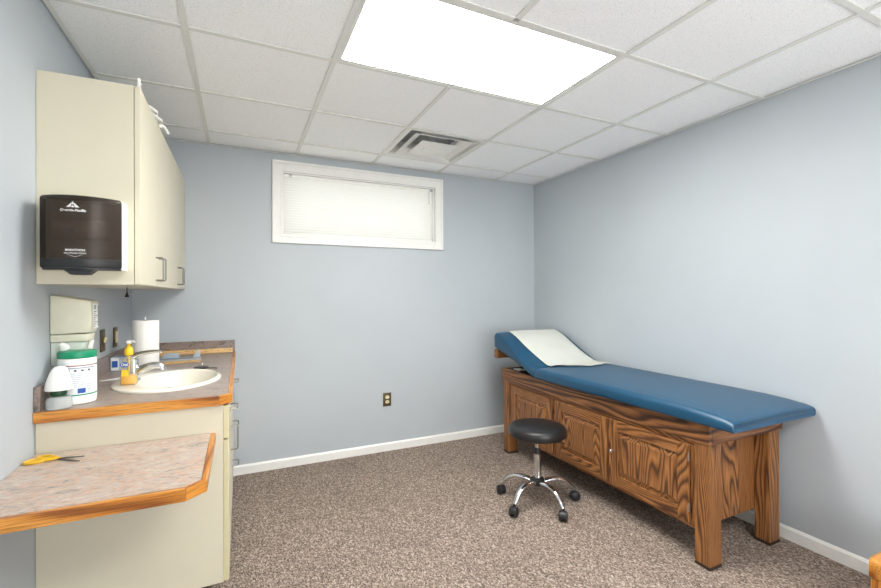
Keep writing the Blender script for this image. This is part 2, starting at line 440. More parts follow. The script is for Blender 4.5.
# ------------------------------------------------------------------ lamps
def troffer(cols, rows, label):
    x0, x1 = xs[cols[0]+1]+.014, xs[cols[1]+1]-.014; y0, y1 = ys[rows[1]+1]+.014, ys[rows[0]+1]-.014
    t = thing('ceiling_light', label, 'light', ((x0+x1)/2, (y0+y1)/2, ZC))
    b = MB(); b.box(x0, x0+.004, y0, y1, ZC+.004, ZC+.12).box(x1-.004, x1, y0, y1, ZC+.004, ZC+.12)
    b.box(x0, x1, y0, y0+.004, ZC+.004, ZC+.12).box(x0, x1, y1-.004, y1, ZC+.004, ZC+.12).box(x0, x1, y0, y1, ZC+.12, ZC+.124)
    b.obj('housing', M['tee'], t)
    b = MB(); g = .016
    b.box(x0, x0+g, y0, y1, ZC-.001, ZC+.0035).box(x1-g, x1, y0, y1, ZC-.001, ZC+.0035)
    b.box(x0+g, x1-g, y0, y0+g, ZC-.001, ZC+.0035).box(x0+g, x1-g, y1-g, y1, ZC-.001, ZC+.0035)
    b.obj('lens_frame', M['tee'], t)
    MB().box(x0+.006, x1-.006, y0+.006, y1-.006, ZC+.004, ZC+.009).obj('diffuser', M['lamp'], t)
# the middle main tee is cut out under each lamp
for o in (n_main,):
    bm = bmesh.new(); bm.from_mesh(o.data)
    x = xs[3]
    dead = [v for v in bm.verts if abs(v.co.x-x) < .02]
    bmesh.ops.delete(bm, geom=dead, context='VERTS')
    tmp = MB(); tmp.bm.free(); tmp.bm = bm
    cuts = []
    for c, (r0, r1) in LAMPS: cuts.append((ys[r1+1]-.012, ys[r0+1]+.012))
    yy = YB-.004
    for lo, hi in cuts: tmp.box(x-.012, x+.012, hi, yy, ZC-.003, ZC+.0035); yy = lo
    tmp.box(x-.012, x+.012, YF+.004, yy, ZC-.003, ZC+.0035)
    bm.to_mesh(o.data); bm.free()
troffer(*LAMPS[0], 'lit rectangular troffer in the ceiling above the middle of the room')
troffer(*LAMPS[1], 'lit rectangular troffer in the ceiling behind the camera')

# ------------------------------------------------------------------ air diffuser
vx0, vx1, vy0, vy1 = xs[3]+.013, xs[4]-.013, ys[2]+.013, ys[1]-.013
cx, cy = (vx0+vx1)/2, (vy0+vy1)/2; hw = (vx1-vx0)/2
v = thing('air_diffuser', 'white square ceiling air diffuser with stepped cones near the window', 'vent', (cx, cy, ZC))
def sq(h, z): return [(cx-h, cy-h, z), (cx+h, cy-h, z), (cx+h, cy+h, z), (cx-h, cy+h, z)]
def sqshell(prof, th=.003):
    b = MB(); b.rings([sq(h, z) for h, z in prof]+[sq(h-th, z) for h, z in prof[::-1]]+[sq(*prof[0])], False, False); return b
sqshell([(hw, ZC+.004), (hw, ZC+.0), (hw-.014, ZC-.001), (hw-.020, ZC+.02), (hw-.060, ZC+.06), (hw-.060, ZC+.1)], .004).obj('flange', M['trimwhite'], v)
MB().box(cx-hw+.064, cx+hw-.064, cy-hw+.064, cy+hw-.064, ZC+.10, ZC+.12).obj('neck', M['neck'], v)
for k, (h0, h1, zt, zb) in enumerate(((.150, .226, .050, -.004),)):
    sqshell([(h0, ZC+zt), (h0+.01, ZC+zt-.02), (h1, ZC+zb+.004), (h1, ZC+zb)]).obj('cone', M['trimwhite'], v)
b = MB(); b.box(cx-.145, cx+.145, cy-.145, cy+.145, ZC-.013, ZC-.010, .001); b.obj('centre_plate', M['trimwhite'], v)
MB().lathe((cx, cy, ZC-.0135), [(.078, .0005), (.074, -.004), (.062, -.005), (.056, -.0018), (.016, -.0018), (.013, -.005)], 32).obj('damper_knob', M['white'], v, True)
for sx, sy in ((1, 1), (1, -1), (-1, 1), (-1, -1)): MB().cyl((cx+.08*sx, cy+.08*sy, ZC-.012), (cx+.08*sx, cy+.08*sy, ZC+.10), .004, 8).obj('hanger', M['steel'], v)

# ------------------------------------------------------------------ upper cabinets
def pull(parent, p0, p1, out, r=.0035, name='handle'):
    """wire pull between two feet p0, p1 standing off along `out`"""
    p0, p1, o = Vector(p0), Vector(p1), Vector(out); d = (p1-p0).normalized()*.008
    return MB().tube([p0, p0+o*.75, p0+o*.93+d*.35, p0+o+d, p1+o-d, p1+o*.93-d*.35, p1+o*.75, p1], r, 8).obj(name, M['nickel'], parent, True)
UZ0, UZ1 = 1.381, 2.163
def upper(y0, y1, label):
    t = thing('wall_cabinet', label, 'cabinet', (-.52, (y0+y1)/2, UZ0), 'wall cabinets above the counter')
    b = MB()
    b.box(XL+.0015, -.378, y0, y0+.018, UZ0, UZ1).box(XL+.0015, -.378, y1-.018, y1, UZ0, UZ1)
    b.box(XL+.0015, -.378, y0+.018, y1-.018, UZ0, UZ0+.018).box(XL+.0015, -.378, y0+.018, y1-.018, UZ1-.018, UZ1)
    b.box(XL+.0015, XL+.008, y0+.018, y1-.018, UZ0+.018, UZ1-.018).box(XL+.0085, -.385, y0+.018, y1-.018, 1.77, 1.788)
    b.obj('body', M['cream'], t)
    ym = (y0+y1)/2
    for k, (a, c) in enumerate(((y0+.001, ym-.0015), (ym+.0015, y1-.001))):
        d = MB().box(-.376, -.357, a, c, UZ0+.001, UZ1-.001, .0012).obj('door', M['cream'], t)
        hy = c-.035 if k == 0 else a+.035
        pull(d, (-.357, hy, 1.41), (-.357, hy, 1.515), (.030, 0, 0))
    return t
upper(2.038, 2.797, 'cream wall cabinet nearest the camera with a dark towel dispenser on its end')
upper(2.7985, 3.555, 'cream wall cabinet in the far left corner against the back wall')

# odds and ends on top of the wall cabinets
b = MB().box(-.367, -.358, 2.045, 2.062, UZ1+.001, UZ1+.036, .001)
b.prism_y([(-.358, UZ1+.012), (-.350, UZ1+.010), (-.358, UZ1+.022)], 2.046, 2.060)
tag(b.obj('plastic_clip', M['white'], None, False, (-.362, 2.053, UZ1)), 'small white plastic clip standing on the near top corner of the wall cabinet', 'clip')
pts = []
for k in range(50):
    a = k/49*2*PI*1.9
    pts.append((-.405+.052*math.cos(a), 2.50+.10*math.sin(a), UZ1+.012+.050*k/49+.006*math.sin(3*a)))
pts += [(-.385, 2.56, UZ1+.055), (-.352, 2.60, UZ1+.040), (-.340, 2.63, UZ1+.02)]
tag(MB().tube(pts, .0085, 8).obj('tubing_coil', M['white'], None, True, (-.405, 2.5, UZ1)), 'coil of white tubing lying on top of the wall cabinets', 'tubing')
# pull cord hanging under the cabinet
t = thing('pull_cord', 'short dark pull cord with a bell-shaped knob hanging under the wall cabinet', 'cord', (-.515, 2.62, UZ0))
MB().cyl((-.515, 2.62, UZ0-.001), (-.515, 2.62, UZ0-.03), .002, 8).obj('cord', M['blackplastic'], t)
MB().lathe((-.515, 2.62, UZ0-.05), [(.009, 0), (.009, .006), (.004, .02), (.003, .024)], 14).obj('knob', M['blackplastic'], t, True)

# ------------------------------------------------------------------ towel dispenser on the cabinet's end
DX0, DX1, DZ0, DZ1, DY = -.634, -.398, 1.432, 1.690, 2.0365
DC, DHW = (DX0+DX1)/2, (DX1-DX0)/2
def front(x, off=0): return 1.948-.052*(1-((x-DC)/DHW)**2)-off
t = thing('towel_dispenser', 'smoky dark paper towel dispenser mounted on the end of the wall cabinet', 'dispenser', (DC, DY, DZ0))
b = MB()
b.box(DX0, DX1, DY-.004, DY, DZ0, DZ1).box(DX1-.004, DX1, 1.955, DY-.004, DZ0, DZ1, .001).box(DX0, DX0+.004, 1.99, DY-.004, DZ0, DZ1, .001)
b.box(DX0+.004, DX1-.004, 1.985, DY-.004, DZ1-.006, DZ1).box(DX0+.004, DX1-.004, 1.985, DY-.004, DZ0, DZ0+.006)
b.obj('housing', M['white'], t)
def cover(zs, th=.004, x0=DX0+.001, x1=DX1-.001, yback=1.955):
    N = 24; R = []
    for z, ins in zs:
        out = [(DC+(-DHW+.001+ins+(2*DHW-.002-2*ins)*k/N) for k in range(N+1))][0]
        out = list(out)
        R.append([(x, front(x)+ins*.8, z) for x in out]+[(x, front(x)+ins*.8+th, z) for x in out[::-1]])
    return MB().rings(R)
c = cover([(DZ0+.036, 0), (DZ1-.012, 0), (DZ1-.004, .002), (DZ1, .007)]).obj('cover', M['smoke'], t, True)
N = 24
b = MB()           # the lid of the cover: closes the top back to the housing
xsn = [DX0+.008+(DX1-DX0-.016)*k/N for k in range(N+1)]
b.rings([[(x, front(x)+.008, DZ1-.003) for x in xsn]+[(DX1-.008, 1.986, DZ1-.003), (DX0+.008, 1.986, DZ1-.003)], [(x, front(x)+.008, DZ1) for x in xsn]+[(DX1-.008, 1.986, DZ1), (DX0+.008, 1.986, DZ1)]])
b.box(DX0+.0005, DX0+.004, 1.949, 1.989, DZ0+.036, DZ1-.006)
b.obj('cover_top', M['blackplastic'], t)
cover([(DZ0+.004, .004), (DZ0+.010, 0), (DZ0+.0355, 0)]).obj('lower_band', M['blackplastic'], t, True)
MB().prism([(x, front(x)+.005) for x in xsn]+[(DX1-.008, 1.984), (DX0+.008, 1.984)], DZ0-.002, DZ0+.0035).obj('chin', M['blackplastic'], t)
b = MB().prism_y([(DC-.042, DZ0-.0025), (DC+.046, DZ0-.0025), (DC+.026, DZ0-.020), (DC-.022, DZ0-.020)], 1.905, 1.955, .002)
b.obj('outlet_spout', M['blackplastic'], t)
MB().cyl((DX0+.03, 1.995, 1.58), (DX1-.045, 1.995, 1.58), .036, 28).obj('towel_roll', M['towel'], t, True)
k_ = MB().lathe((0, 0, 0), [(.006, 0), (.006, .002), (.004, .003)], 14)
for vv in k_.bm.verts: vv.co = Vector((DC-.010+vv.co.x, front(DC)-.0005-vv.co.z, 1.567+vv.co.y))
k_.obj('lock', M['blackplastic'], t, True)
def on_cover(x0, z0): return lambda x, y: (x0+x, front(x0+x, .0008), z0+y)
LX = DC-.012
text_mesh('Georgia-Pacific', .0122, M['print'], 'lettering', c, on_cover(LX, 1.632), .0004)
text_mesh('MARATHON', .0100, M['print'], 'lettering', c, on_cover(LX+.006, 1.494), .0004)
text_mesh('PULL STRAIGHT DOWN', .0058, M['print'], 'lettering', c, on_cover(LX+.006, 1.4845), .0002)
def flat(polys, name, parent, mat, fn):
    b = MB()
    for p in polys: b.bm.faces.new([b.bm.verts.new(fn(*q)) for q in p])
    return b.obj(name, mat, parent)
fn = on_cover(LX, 1.646)
flat([[(-.019, 0), (-.008, 0), (-.004, .005), (-.0035, .017), (-.001, .019)][:4]+[(-.0035, .0165)], [(.019, 0), (.008, 0), (.004, .005), (.0035, .0165)],
      [(-.006, .0), (.006, 0), (0, .007)], [(-.0028, .0175), (.0028, .0175), (0, .021)], [(-.003, .010), (.003, .010), (.0028, .0165), (-.0028, .0165)]], 'logo', c, M['print'], fn)
fn = on_cover(LX+.006, 1.4835)
flat([[(-.022, -.0012), (0, -.0092), (0, -.0104), (-.0235, -.0012)], [(.022, -.0012), (.0235, -.0012), (0, -.0104), (0, -.0092)]], 'arrow_mark', c, M['print'], fn)

# ------------------------------------------------------------------ base cabinets
BX = -.066      # carcass front
FX = -.046      # door front
def base_cab(y0, y1, cols, label, py=None):
    t = thing('base_cabinet', label, 'cabinet', (-.37, (y0+y1)/2, 0), 'base cabinets under the counter')
    b = MB()
    b.box(XL+.0015, BX, y0, y0+.018, .133, .879).box(XL+.0015, BX, y1-.018, y1, .133, .879)
    b.box(XL+.0015, BX, y0+.018, y1-.018, .133, .151).box(XL+.0015, XL+.008, y0+.018, y1-.018, .151, .879)
    b.box(BX-.018, BX, y0+.018, y1-.018, .84, .879).box(BX-.018, BX, y0+.018, y1-.018, .72, .74)
    b.obj('body', M['cream'], t)
    MB().box(XL+.0015, -.135, y0+(.06 if y0 < 2.1 else .001), y1-.001, .0, .132).obj('toe_kick', M['toekick'], t)
    for a, c, kind in cols:
        a += .0015; c -= .0015; m = (a+c)/2
        def front_(name, z0, z1):
            o = MB().box(BX+.001, FX, a, c, z0, z1, .001).obj(name, M['cream_edge'], t)
            MB().box(FX, FX+.0008, a+.001, c-.001, z0+.001, z1-.001).obj('face', M['cream'], o)
            return o
        if kind == 'drawers':
            for z0, z1, hz in ((.735, .872, .818), (.44, .729, .56), (.136, .434, .318)):
                d = front_('drawer', z0, z1)
                pull(d, (FX, m-.05, hz), (FX, m+.05, hz), (.034, 0, 0))
        else:
            d = front_('drawer', .735, .872)
            if kind == 'r': pull(d, (FX, m-.01, .815), (FX, m+.09, .815), (.034, 0, 0))
            d = front_('door', .136, .729)
            if kind == 'r': pull(d, (FX, c-.04, .575), (FX, c-.04, .69), (.034, 0, 0))
    return t
base_cab(2.030, 2.795, [(2.030, 2.412, 'r'), (2.412, 2.795, 'l')], 'cream base cabinet under the sink, its end panel facing the camera')
base_cab(2.7965, 3.541, [(2.7965, 3.03, 'drawers'), (3.03, 3.541, 'l')], 'cream base cabinet of drawers beyond the sink, against the back wall')

# ------------------------------------------------------------------ countertop, sink hole, splashes
CT = .919
SCX, SCY, SA, SB = -.317, 2.487, .227, .297
ct = thing('countertop', 'long mottled grey-brown laminate counter with oak front edge and a basin let in', 'counter', (-.35, 2.78, .881))
hole = [(SCX+(SA-.02)*math.cos(2*PI*k/48), SCY+(SB-.02)*math.sin(2*PI*k/48)) for k in range(48)]
MB().holed([(XL+.0015, 2.025), (-.087, 2.025), (-.050, 2.064), (-.050, YB-.001), (XL+.0015, YB-.001)], hole, .881, CT).obj('worktop', M['lam_top'], ct)
E1 = [(XL+.0015, 2.0245), (-.0875, 2.0245), (-.0800, 2.0065), (XL+.0015, 2.0065)]
MB().prism(E1, .880, CT-.0005, .0015).obj('front_edge', M['gold_x'], ct)
turn(MB().prism([(-.0870, 2.0245), (-.0795, 2.0065), (-.0315, 2.0555), (-.0495, 2.0635)], .880, CT-.0005, .0015).obj('corner_edge', M['gold_x'], ct), .80)
MB().prism([(-.0495, 2.0640), (-.0315, 2.0565), (-.0315, YB-.001), (-.0495, YB-.001)], .880, CT-.0005, .0015).obj('side_edge', M['gold_y'], ct)
MB().box(XL+.0015, XL+.019, 2.012, YB-.0015, CT+.0003, 1.010, .001).obj('side_splash', M['lam_splash'], ct)
MB().box(XL+.0195, -.036, YB-.019, YB-.0015, CT+.0003, 1.010, .001).obj('back_splash', M['lam_splash'], ct)

sk = thing('sink', 'oval bisque drop-in sink basin set in the countertop', 'sink', (SCX, SCY, CT))
def ell(cx_, a, b_, z, n=56): return [(cx_+a*math.cos(2*PI*k/n), SCY+b_*math.sin(2*PI*k/n), z) for k in range(n)]
bc = SCX+.032
R = [ell(SCX, SA, SB, CT+.0008), ell(SCX, SA-.001, SB-.001, CT+.007), ell(SCX, SA-.008, SB-.008, CT+.0125), ell(SCX+.003, SA-.020, SB-.020, CT+.014),
     ell(bc, SA-.048, SB-.055, CT+.012), ell(bc, SA-.056, SB-.064, CT+.004), ell(bc, SA-.063, SB-.073, CT-.03), ell(bc, SA-.080, SB-.095, CT-.09),
     ell(bc, SA-.115, SB-.145, CT-.135), ell(bc, .045, .05, CT-.150), ell(bc, .022, .022, CT-.153),
     ell(bc, .03, .03, CT-.160), ell(bc, .06, .08, CT-.157), ell(bc, SA-.105, SB-.135, CT-.143), ell(bc, SA-.072, SB-.087, CT-.095), ell(bc, SA-.054, SB-.064, CT-.03), ell(SCX+.002, SA-.026, SB-.026, CT+.0008), ell(SCX, SA, SB, CT+.0008)]
MB().rings(R, False, False).obj('basin', M['porcelain'], sk, True)
MB().lathe((bc, SCY, CT-.1535), [(.021, 0), (.021, .002), (.015, .003), (.013, .001)], 24).obj('drain', M['chrome'], sk, True)

# faucet on the wall side of the rim
fz = CT+.0145; fx, fy = -.463, 2.475
fa = thing('faucet', 'chrome single-lever faucet standing on the wall side of the sink rim', 'faucet', (fx, fy, fz))
MB().lathe((fx, fy, fz), [(.030, 0), (.030, .004), (.026, .009), (.021, .013)], 28, 1, 2.3).obj('base_plate', M['chrome'], fa, True)
MB().lathe((fx, fy, fz+.012), [(.024, 0), (.022, .03), (.023, .082), (.021, .092), (.010, .098)], 28).obj('body', M['chrome'], fa, True)
MB().tube([(fx+.010, fy, fz+.040), (fx+.045, fy-.004, fz+.058), (fx+.080, fy-.008, fz+.069), (fx+.105, fy-.010, fz+.069), (fx+.118, fy-.011, fz+.060), (fx+.120, fy-.011, fz+.046)], [.020, .019, .017, .016, .015, .014], 16).obj('spout', M['chrome'], fa, True)
b = MB()
Rr = []
for k in range(9):
    u = k/8; x = fx-.022+.140*u; z = fz+.110+.026*math.sin(u*PI*.62)-.002*u; wd = .023-.007*u; th = .015-.008*u
    Rr.append([(x, fy+wd*math.cos(a), z+th*math.sin(a)) for a in [2*PI*i/14 for i in range(14)]])
b.rings(Rr).obj('lever', M['chrome'], fa, True)

# ------------------------------------------------------------------ things on the counter
# wipes tub
tx, ty, tz = -.582, 2.142, CT+.001
tb = thing('wipes_tub', 'tall white tub of wipes with green lid and printed label by the counter end', 'tub', (tx, ty, tz))
MB().lathe((tx, ty, tz), [(.056, 0), (.0595, .004), (.0598, .02), (.060, .172), (.059, .176)], 40).obj('tub_body', M['white'], tb, True)
MB().lathe((tx, ty, tz+.1765), [(.0612, 0), (.0617, .004), (.0617, .020), (.059, .026), (.052, .0275)], 40).obj('lid', M['green'], tb, True)
def wrap(r, a0): return lambda x, y: (tx+(r-.0097)*math.sin((x/.068)+a0), ty-(r-.0097)*math.cos((x/.068)+a0), tz+y)
def patch(x0, x1, y0, y1, name, mat, r, a0, parent, n=16):
    f = wrap(r, a0); b = MB()
    lo = [b.bm.verts.new(f(x0+(x1-x0)*k/n, y0)) for k in range(n+1)]; hi = [b.bm.verts.new(f(x0+(x1-x0)*k/n, y1)) for k in range(n+1)]
    for k in range(n): b.bm.faces.new((lo[k], lo[k+1], hi[k+1], hi[k]))
    return b.obj(name, mat, parent, True)
lb = patch(-.1, .13, .022, .162, 'label', M['label'], .0700, 0, tb, 30)
patch(-.1, .13, .147, .151, 'label_band', M['brown'], .0704, 0, lb, 30)
patch(-.1, .13, .034, .039, 'label_band', M['green'], .0704, 0, lb, 30)
patch(-.078, -.052, .132, .147, 'red_block', M['red'], .0705, 0, lb)
patch(-.078, -.054, .112, .1315, 'green_block', M['green'], .0705, 0, lb)
patch(.018, .046, .043, .062, 'blue_block', M['blue'], .0705, 0, lb)
f = wrap(.0706, 0); b = MB(); rnd = random.Random(4)
def quad(b, f, x0, x1, y0, y1):
    n = max(2, int((x1-x0)/.008))
    for k in range(n):
        a, c = x0+(x1-x0)*k/n, x0+(x1-x0)*(k+1)/n
        b.bm.faces.new([b.bm.verts.new(f(*q)) for q in ((a, y0), (c, y0), (c, y1), (a, y1))])
quad(b, f, -.045, .085, .138, .142)
for k in range(8):
    y = .118-k*.0072; quad(b, f, -.045, rnd.uniform(.035, .085), y, y+.0018)
quad(b, f, .052, .066, .045, .047); quad(b, f, .052, .064, .050, .052); quad(b, f, .052, .068, .055, .057)
b.obj('small_print', M['ink'], lb)
b = MB()
for k in range(5): quad(b, f, -.042+k*.024, -.042+k*.024+.009, .127, .134)
b.obj('pictograms', M['inkd'], lb)
b = MB(); Rr = []
for k, (r, z, o) in enumerate(((.010, 0, 0), (.015, .008, .002), (.012, .016, .004), (.013, .022, .002), (.004, .032, -.004))):
    Rr.append([(tx-.042+o+r*math.cos(a)*(1+.25*math.sin(3*a+k)), ty-.005+r*.6*math.sin(a)*(1+.2*math.cos(2*a+k)), tz+.2045+z) for a in [2*PI*i/12 for i in range(12)]])
b.rings(Rr).obj('wipe_tip', M['towel'], tb, True)

# cone air freshener
ax, ay, az = -.606, 2.014+.034, CT+.001
ax, ay = -.611, 2.047
af = thing('air_freshener', 'white cone air freshener with green gel, on the counter corner before the wipes tub', 'air freshener', (ax, ay, az))
MB().lathe((ax, ay, az), [(.032, 0), (.038, .004), (.039, .016), (.038, .034), (.034, .044), (.024, .047)], 32).obj('base', M['clear'], af, True)
MB().lathe((ax, ay, az+.0475), [(.022, 0), (.025, .010), (.022, .030), (.012, .05)], 24).obj('gel', M['greengel'], af, True)
b = MB(); Rr = []
for r, z, o in ((.0422, .070, 0), (.0428, .074, 0), (.0405, .086, 0), (.0345, .110, 0), (.0280, .132, .001), (.0225, .147, .002), (.015, .155, .003), (.004, .157, .003)):
    Rr.append([(ax+o+r*math.cos(2*PI*i/32), ay+r*math.sin(2*PI*i/32)*.84, az+z) for i in range(32)])
b.rings(Rr, False, True).obj('cone', M['white'], af, True)

# soap bottle on the rim
sx, sy, sz = -.462, 2.385, CT+.0152
so = thing('soap_bottle', 'clear pump bottle with amber hand soap and yellow pump on the sink rim', 'bottle', (sx, sy, sz))
def rr(h, w, d, z): return [(sx+.82*w*abs(math.cos(a))**.6*(1 if math.cos(a) > 0 else -1), sy+d*abs(math.sin(a))**.6*(1 if math.sin(a) > 0 else -1), sz+z*.90) for a in [2*PI*i/32 for i in range(32)]]
MB().rings([rr(0, .036, .022, 0), rr(0, .040, .025, .005), rr(0, .040, .025, .02), rr(0, .036, .023, .07), rr(0, .031, .021, .115), rr(0, .026, .018, .130), rr(0, .014, .012, .139), rr(0, .012, .012, .146)]).obj('bottle', M['soapclear'], so, True)
MB().rings([rr(0, .034, .020, .002), rr(0, .0375, .0225, .006), rr(0, .0375, .0225, .018), rr(0, .0355, .022, .046)]).obj('liquid', M['soapliquid'], so, True)
MB().lathe((sx, sy, sz+.1320), [(.014, 0), (.017, .004), (.018, .022), (.014, .034), (.008, .040), (.007, .052)], 24).obj('pump_collar', M['yellow'], so, True)
b = MB().lathe((sx, sy, sz+.1842), [(.008, 0), (.012, .004), (.012, .012), (.010, .015)], 20)
b.tube([(sx, sy, sz+.194), (sx+.016, sy-.010, sz+.196), (sx+.026, sy-.016, sz+.191)], .0045, 8)
b.obj('pump_head', M['white'], so, True)
MB().cyl((sx, sy, sz+.03), (sx, sy, sz+.134), .003, 8).obj('dip_tube', M['yellow'], so, True)
yb = sy-.0262
b = MB(); n = 20
pl = [(sx-.012+.017*math.cos(2*PI*k/n), sz+.092+.012*math.sin(2*PI*k/n)) for k in range(n)]
b.bm.faces.new([b.bm.verts.new((x, yb+.002, z)) for x, z in pl]); lo_ = b.obj('label_oval', M['blue'], so)
text_mesh('Dial', .016, M['print'], 'lettering', lo_, lambda x, y: (sx-.012+x, yb+.0015, sz+.0875+y), .0004)
b = MB()
b.bm.faces.new([b.bm.verts.new(p) for p in ((sx-.024, yb+.0016, sz+.040), (sx+.004, yb+.0016, sz+.040), (sx+.000, yb+.0016, sz+.068), (sx-.022, yb+.0016, sz+.070))])
b.obj('label_flower', M['yellow'], so)
b = MB()
for k in range(4): b.bm.faces.new([b.bm.verts.new(p) for p in ((sx+.006, yb+.0018, sz+.072-.007*k), (sx+.027, yb+.0018, sz+.072-.007*k), (sx+.027, yb+.0018, sz+.0745-.007*k), (sx+.006, yb+.0018, sz+.0745-.007*k))])
b.obj('small_print', M['ink'], so)

# paper towel roll on a stand
px, py, pz = -.489, 2.935, CT+.001
pt = thing('paper_towel_holder', 'upright white paper towel roll on a chrome stand behind the faucet', 'paper towels', (px, py, pz))
MB().lathe((px, py, pz), [(.062, 0), (.062, .005), (.055, .008)], 36).obj('base_disc', M['chrome'], pt, True)
MB().lathe((px, py, pz+.009), [(.024, 0), (.063, 0), (.0645, .003), (.0645, .265), (.063, .268), (.024, .268)], 48, cap0=False, cap1=False).obj('roll', M['towel'], pt, True)
MB().cyl((px, py, pz+.008), (px, py, pz+.284), .005, 12).obj('rod', M['chrome'], pt, True)
MB().lathe((px, py, pz+.2845), [(.004, 0), (.008, .004), (.008, .010), (.003, .014)], 16).obj('finial', M['chrome'], pt, True)

# small carton beside the towels
t = thing('carton', 'small grey carton with a blue-and-white label on the counter behind the soap bottle', 'box', (-.598, 2.98, CT+.001))
MB().box(-.652, -.572, 2.925, 3.04, CT+.001, CT+.078, .002).obj('carton_body', M['galv'], t)
MB().box(-.648, -.612, 2.9238, 2.9248, CT+.006, CT+.074).obj('label', M['label'], t)
MB().box(-.644, -.618, 2.9228, 2.9236, CT+.022, CT+.058).obj('label_block', M['blue'], t)

# metal instrument on a wooden board behind the basin
t = thing('measuring_tray', 'grey metal measuring tray with upright end stops on a thin wooden board behind the sink', 'tray', (-.35, 3.15, CT+.001))
rz = Matrix.Rotation(math.radians(6), 3, 'Z'); pv = (-.35, 3.16, CT)
MB().box(-.475, -.235, 3.09, 3.22, CT+.001, CT+.016, .001, rot=rz, piv=pv).obj('board', M['rulerwood'], t)
MB().box(-.475, -.230, 3.085, 3.225, CT+.0165, CT+.026, .002, rot=rz, piv=pv).obj('plate', M['steel'], t)
MB().prism_y([(-.450, CT+.0265), (-.350, CT+.0265), (-.352, CT+.050), (-.395, CT+.056), (-.430, CT+.054)], 3.15, 3.20, .002).obj('slide_block', M['galv'], t)
MB().prism_y([(-.275, CT+.0265), (-.236, CT+.0265), (-.236, CT+.068), (-.248, CT+.068), (-.262, CT+.050)], 3.14, 3.19, .0015).obj('end_stop', M['galv'], t)
# wooden ruler against the back splash
t = thing('wooden_ruler', 'long wooden ruler with small holes leaning against the back splash', 'ruler', (-.28, YB-.03, CT+.001))
rx = Matrix.Rotation(math.radians(-16), 3, 'X')
MB().box(-.62, -.052, YB-.0335, YB-.0295, CT+.002, CT+.034, .0005, rot=rx, piv=(0, YB-.03, CT+.002)).obj('blade', M['rulerwood'], t)
for k in range(14):
    x = -.068-.04*k
    a = Matrix.Rotation(math.radians(-16), 3, 'X'); p = Vector((0, YB-.03, CT+.002))
    b = MB().cyl((x, YB-.0345, CT+.018+.006*(k % 2)), (x, YB-.0338, CT+.018+.006*(k % 2)), .0028, 10)
    for vv in b.bm.verts: vv.co = a @ (vv.co-p)+p
    b.obj('hole_mark', M['inkd'], t)
# sink stopper and its chain
t = thing('sink_stopper', 'flat black rubber sink stopper with a metal ring lying on the counter behind the sink', 'stopper', (-.20, 2.815, CT+.001))
MB().lathe((-.205, 2.832, CT+.001), [(.036, 0), (.040, .003), (.036, .008), (.012, .010)], 28).obj('disc', M['blackplastic'], t, True)
MB().tube([(-.205+.012*math.cos(a), 2.832, CT+.016+.012*math.sin(a)*.8) for a in [2*PI*k/16 for k in range(17)]], .002, 6).obj('ring', M['chrome'], t, True)
MB().tube([(-.19, 2.82, CT+.004), (-.165, 2.80, CT+.004), (-.14, 2.795, CT+.004), (-.12, 2.775, CT+.004)], .0025, 6).obj('chain', M['scissorgrey'], t, True)
# white spatula lying by the wall side of the sink
b = MB(); Rr = []
for k in range(9):
    u = k/8; x = -.622+.092*u; w_ = .004+.011*math.sin(min(1, u*1.25)*PI*.8); h = .004+.010*u
    Rr.append([(x, 2.605+w_*math.cos(a), CT+.0012+h*.5+h*.5*math.sin(a)) for a in [2*PI*i/12 for i in range(12)]])
tag(b.rings(Rr).obj('plastic_scoop', M['white'], None, True, (-.58, 2.605, CT+.001)), 'small white plastic scoop lying between the sink and the side splash', 'scoop')

# ------------------------------------------------------------------ soap dispenser on the left wall
wx = XL+.0012
wd = thing('wall_soap_dispenser', 'beige wall soap dispenser with printed side label, above the wipes tub', 'dispenser', (wx, 2.2, 1.04))
def shell(yA, yB_, prof, bev=.006):   # prof of (x, z)
    return MB().prism_y(prof, yA, yB_, bev)
hd = shell(2.156, 2.258, [(wx, 1.343), (wx, 1.186), (-.548, 1.190), (-.541, 1.240), (-.541, 1.316)], .007).obj('hood', M['beige'], wd, True)
shell(2.161, 2.253, [(wx, 1.1855), (wx, 1.155), (-.556, 1.157), (-.554, 1.1855)], .004).obj('collar', M['beige'], wd, True)
shell(2.166, 2.246, [(wx, 1.1545), (wx, 1.062), (-.590, 1.062), (-.566, 1.1545)], .004).obj('reservoir', M['beige2'], wd, True)
shell(2.222, 2.246, [(-.5655, 1.1545), (-.589, 1.05), (-.572, 1.045), (-.553, 1.1545)], .003).obj('push_lever', M['white'], wd, True)
MB().box(-.5408, -.5400, 2.178, 2.248, 1.205, 1.305).obj('label', M['white'], hd)
b = MB()
for k in range(8): b.box(-.53995, -.5394, 2.182, 2.200+.014*(k % 3), 1.212+.0085*k, 1.2155+.0085*k)
b.box(-.53995, -.5394, 2.184, 2.206, 1.283, 1.300); b.box(-.53995, -.5394, 2.234, 2.244, 1.212, 1.298)
b.obj('label_print', M['ink'], hd)

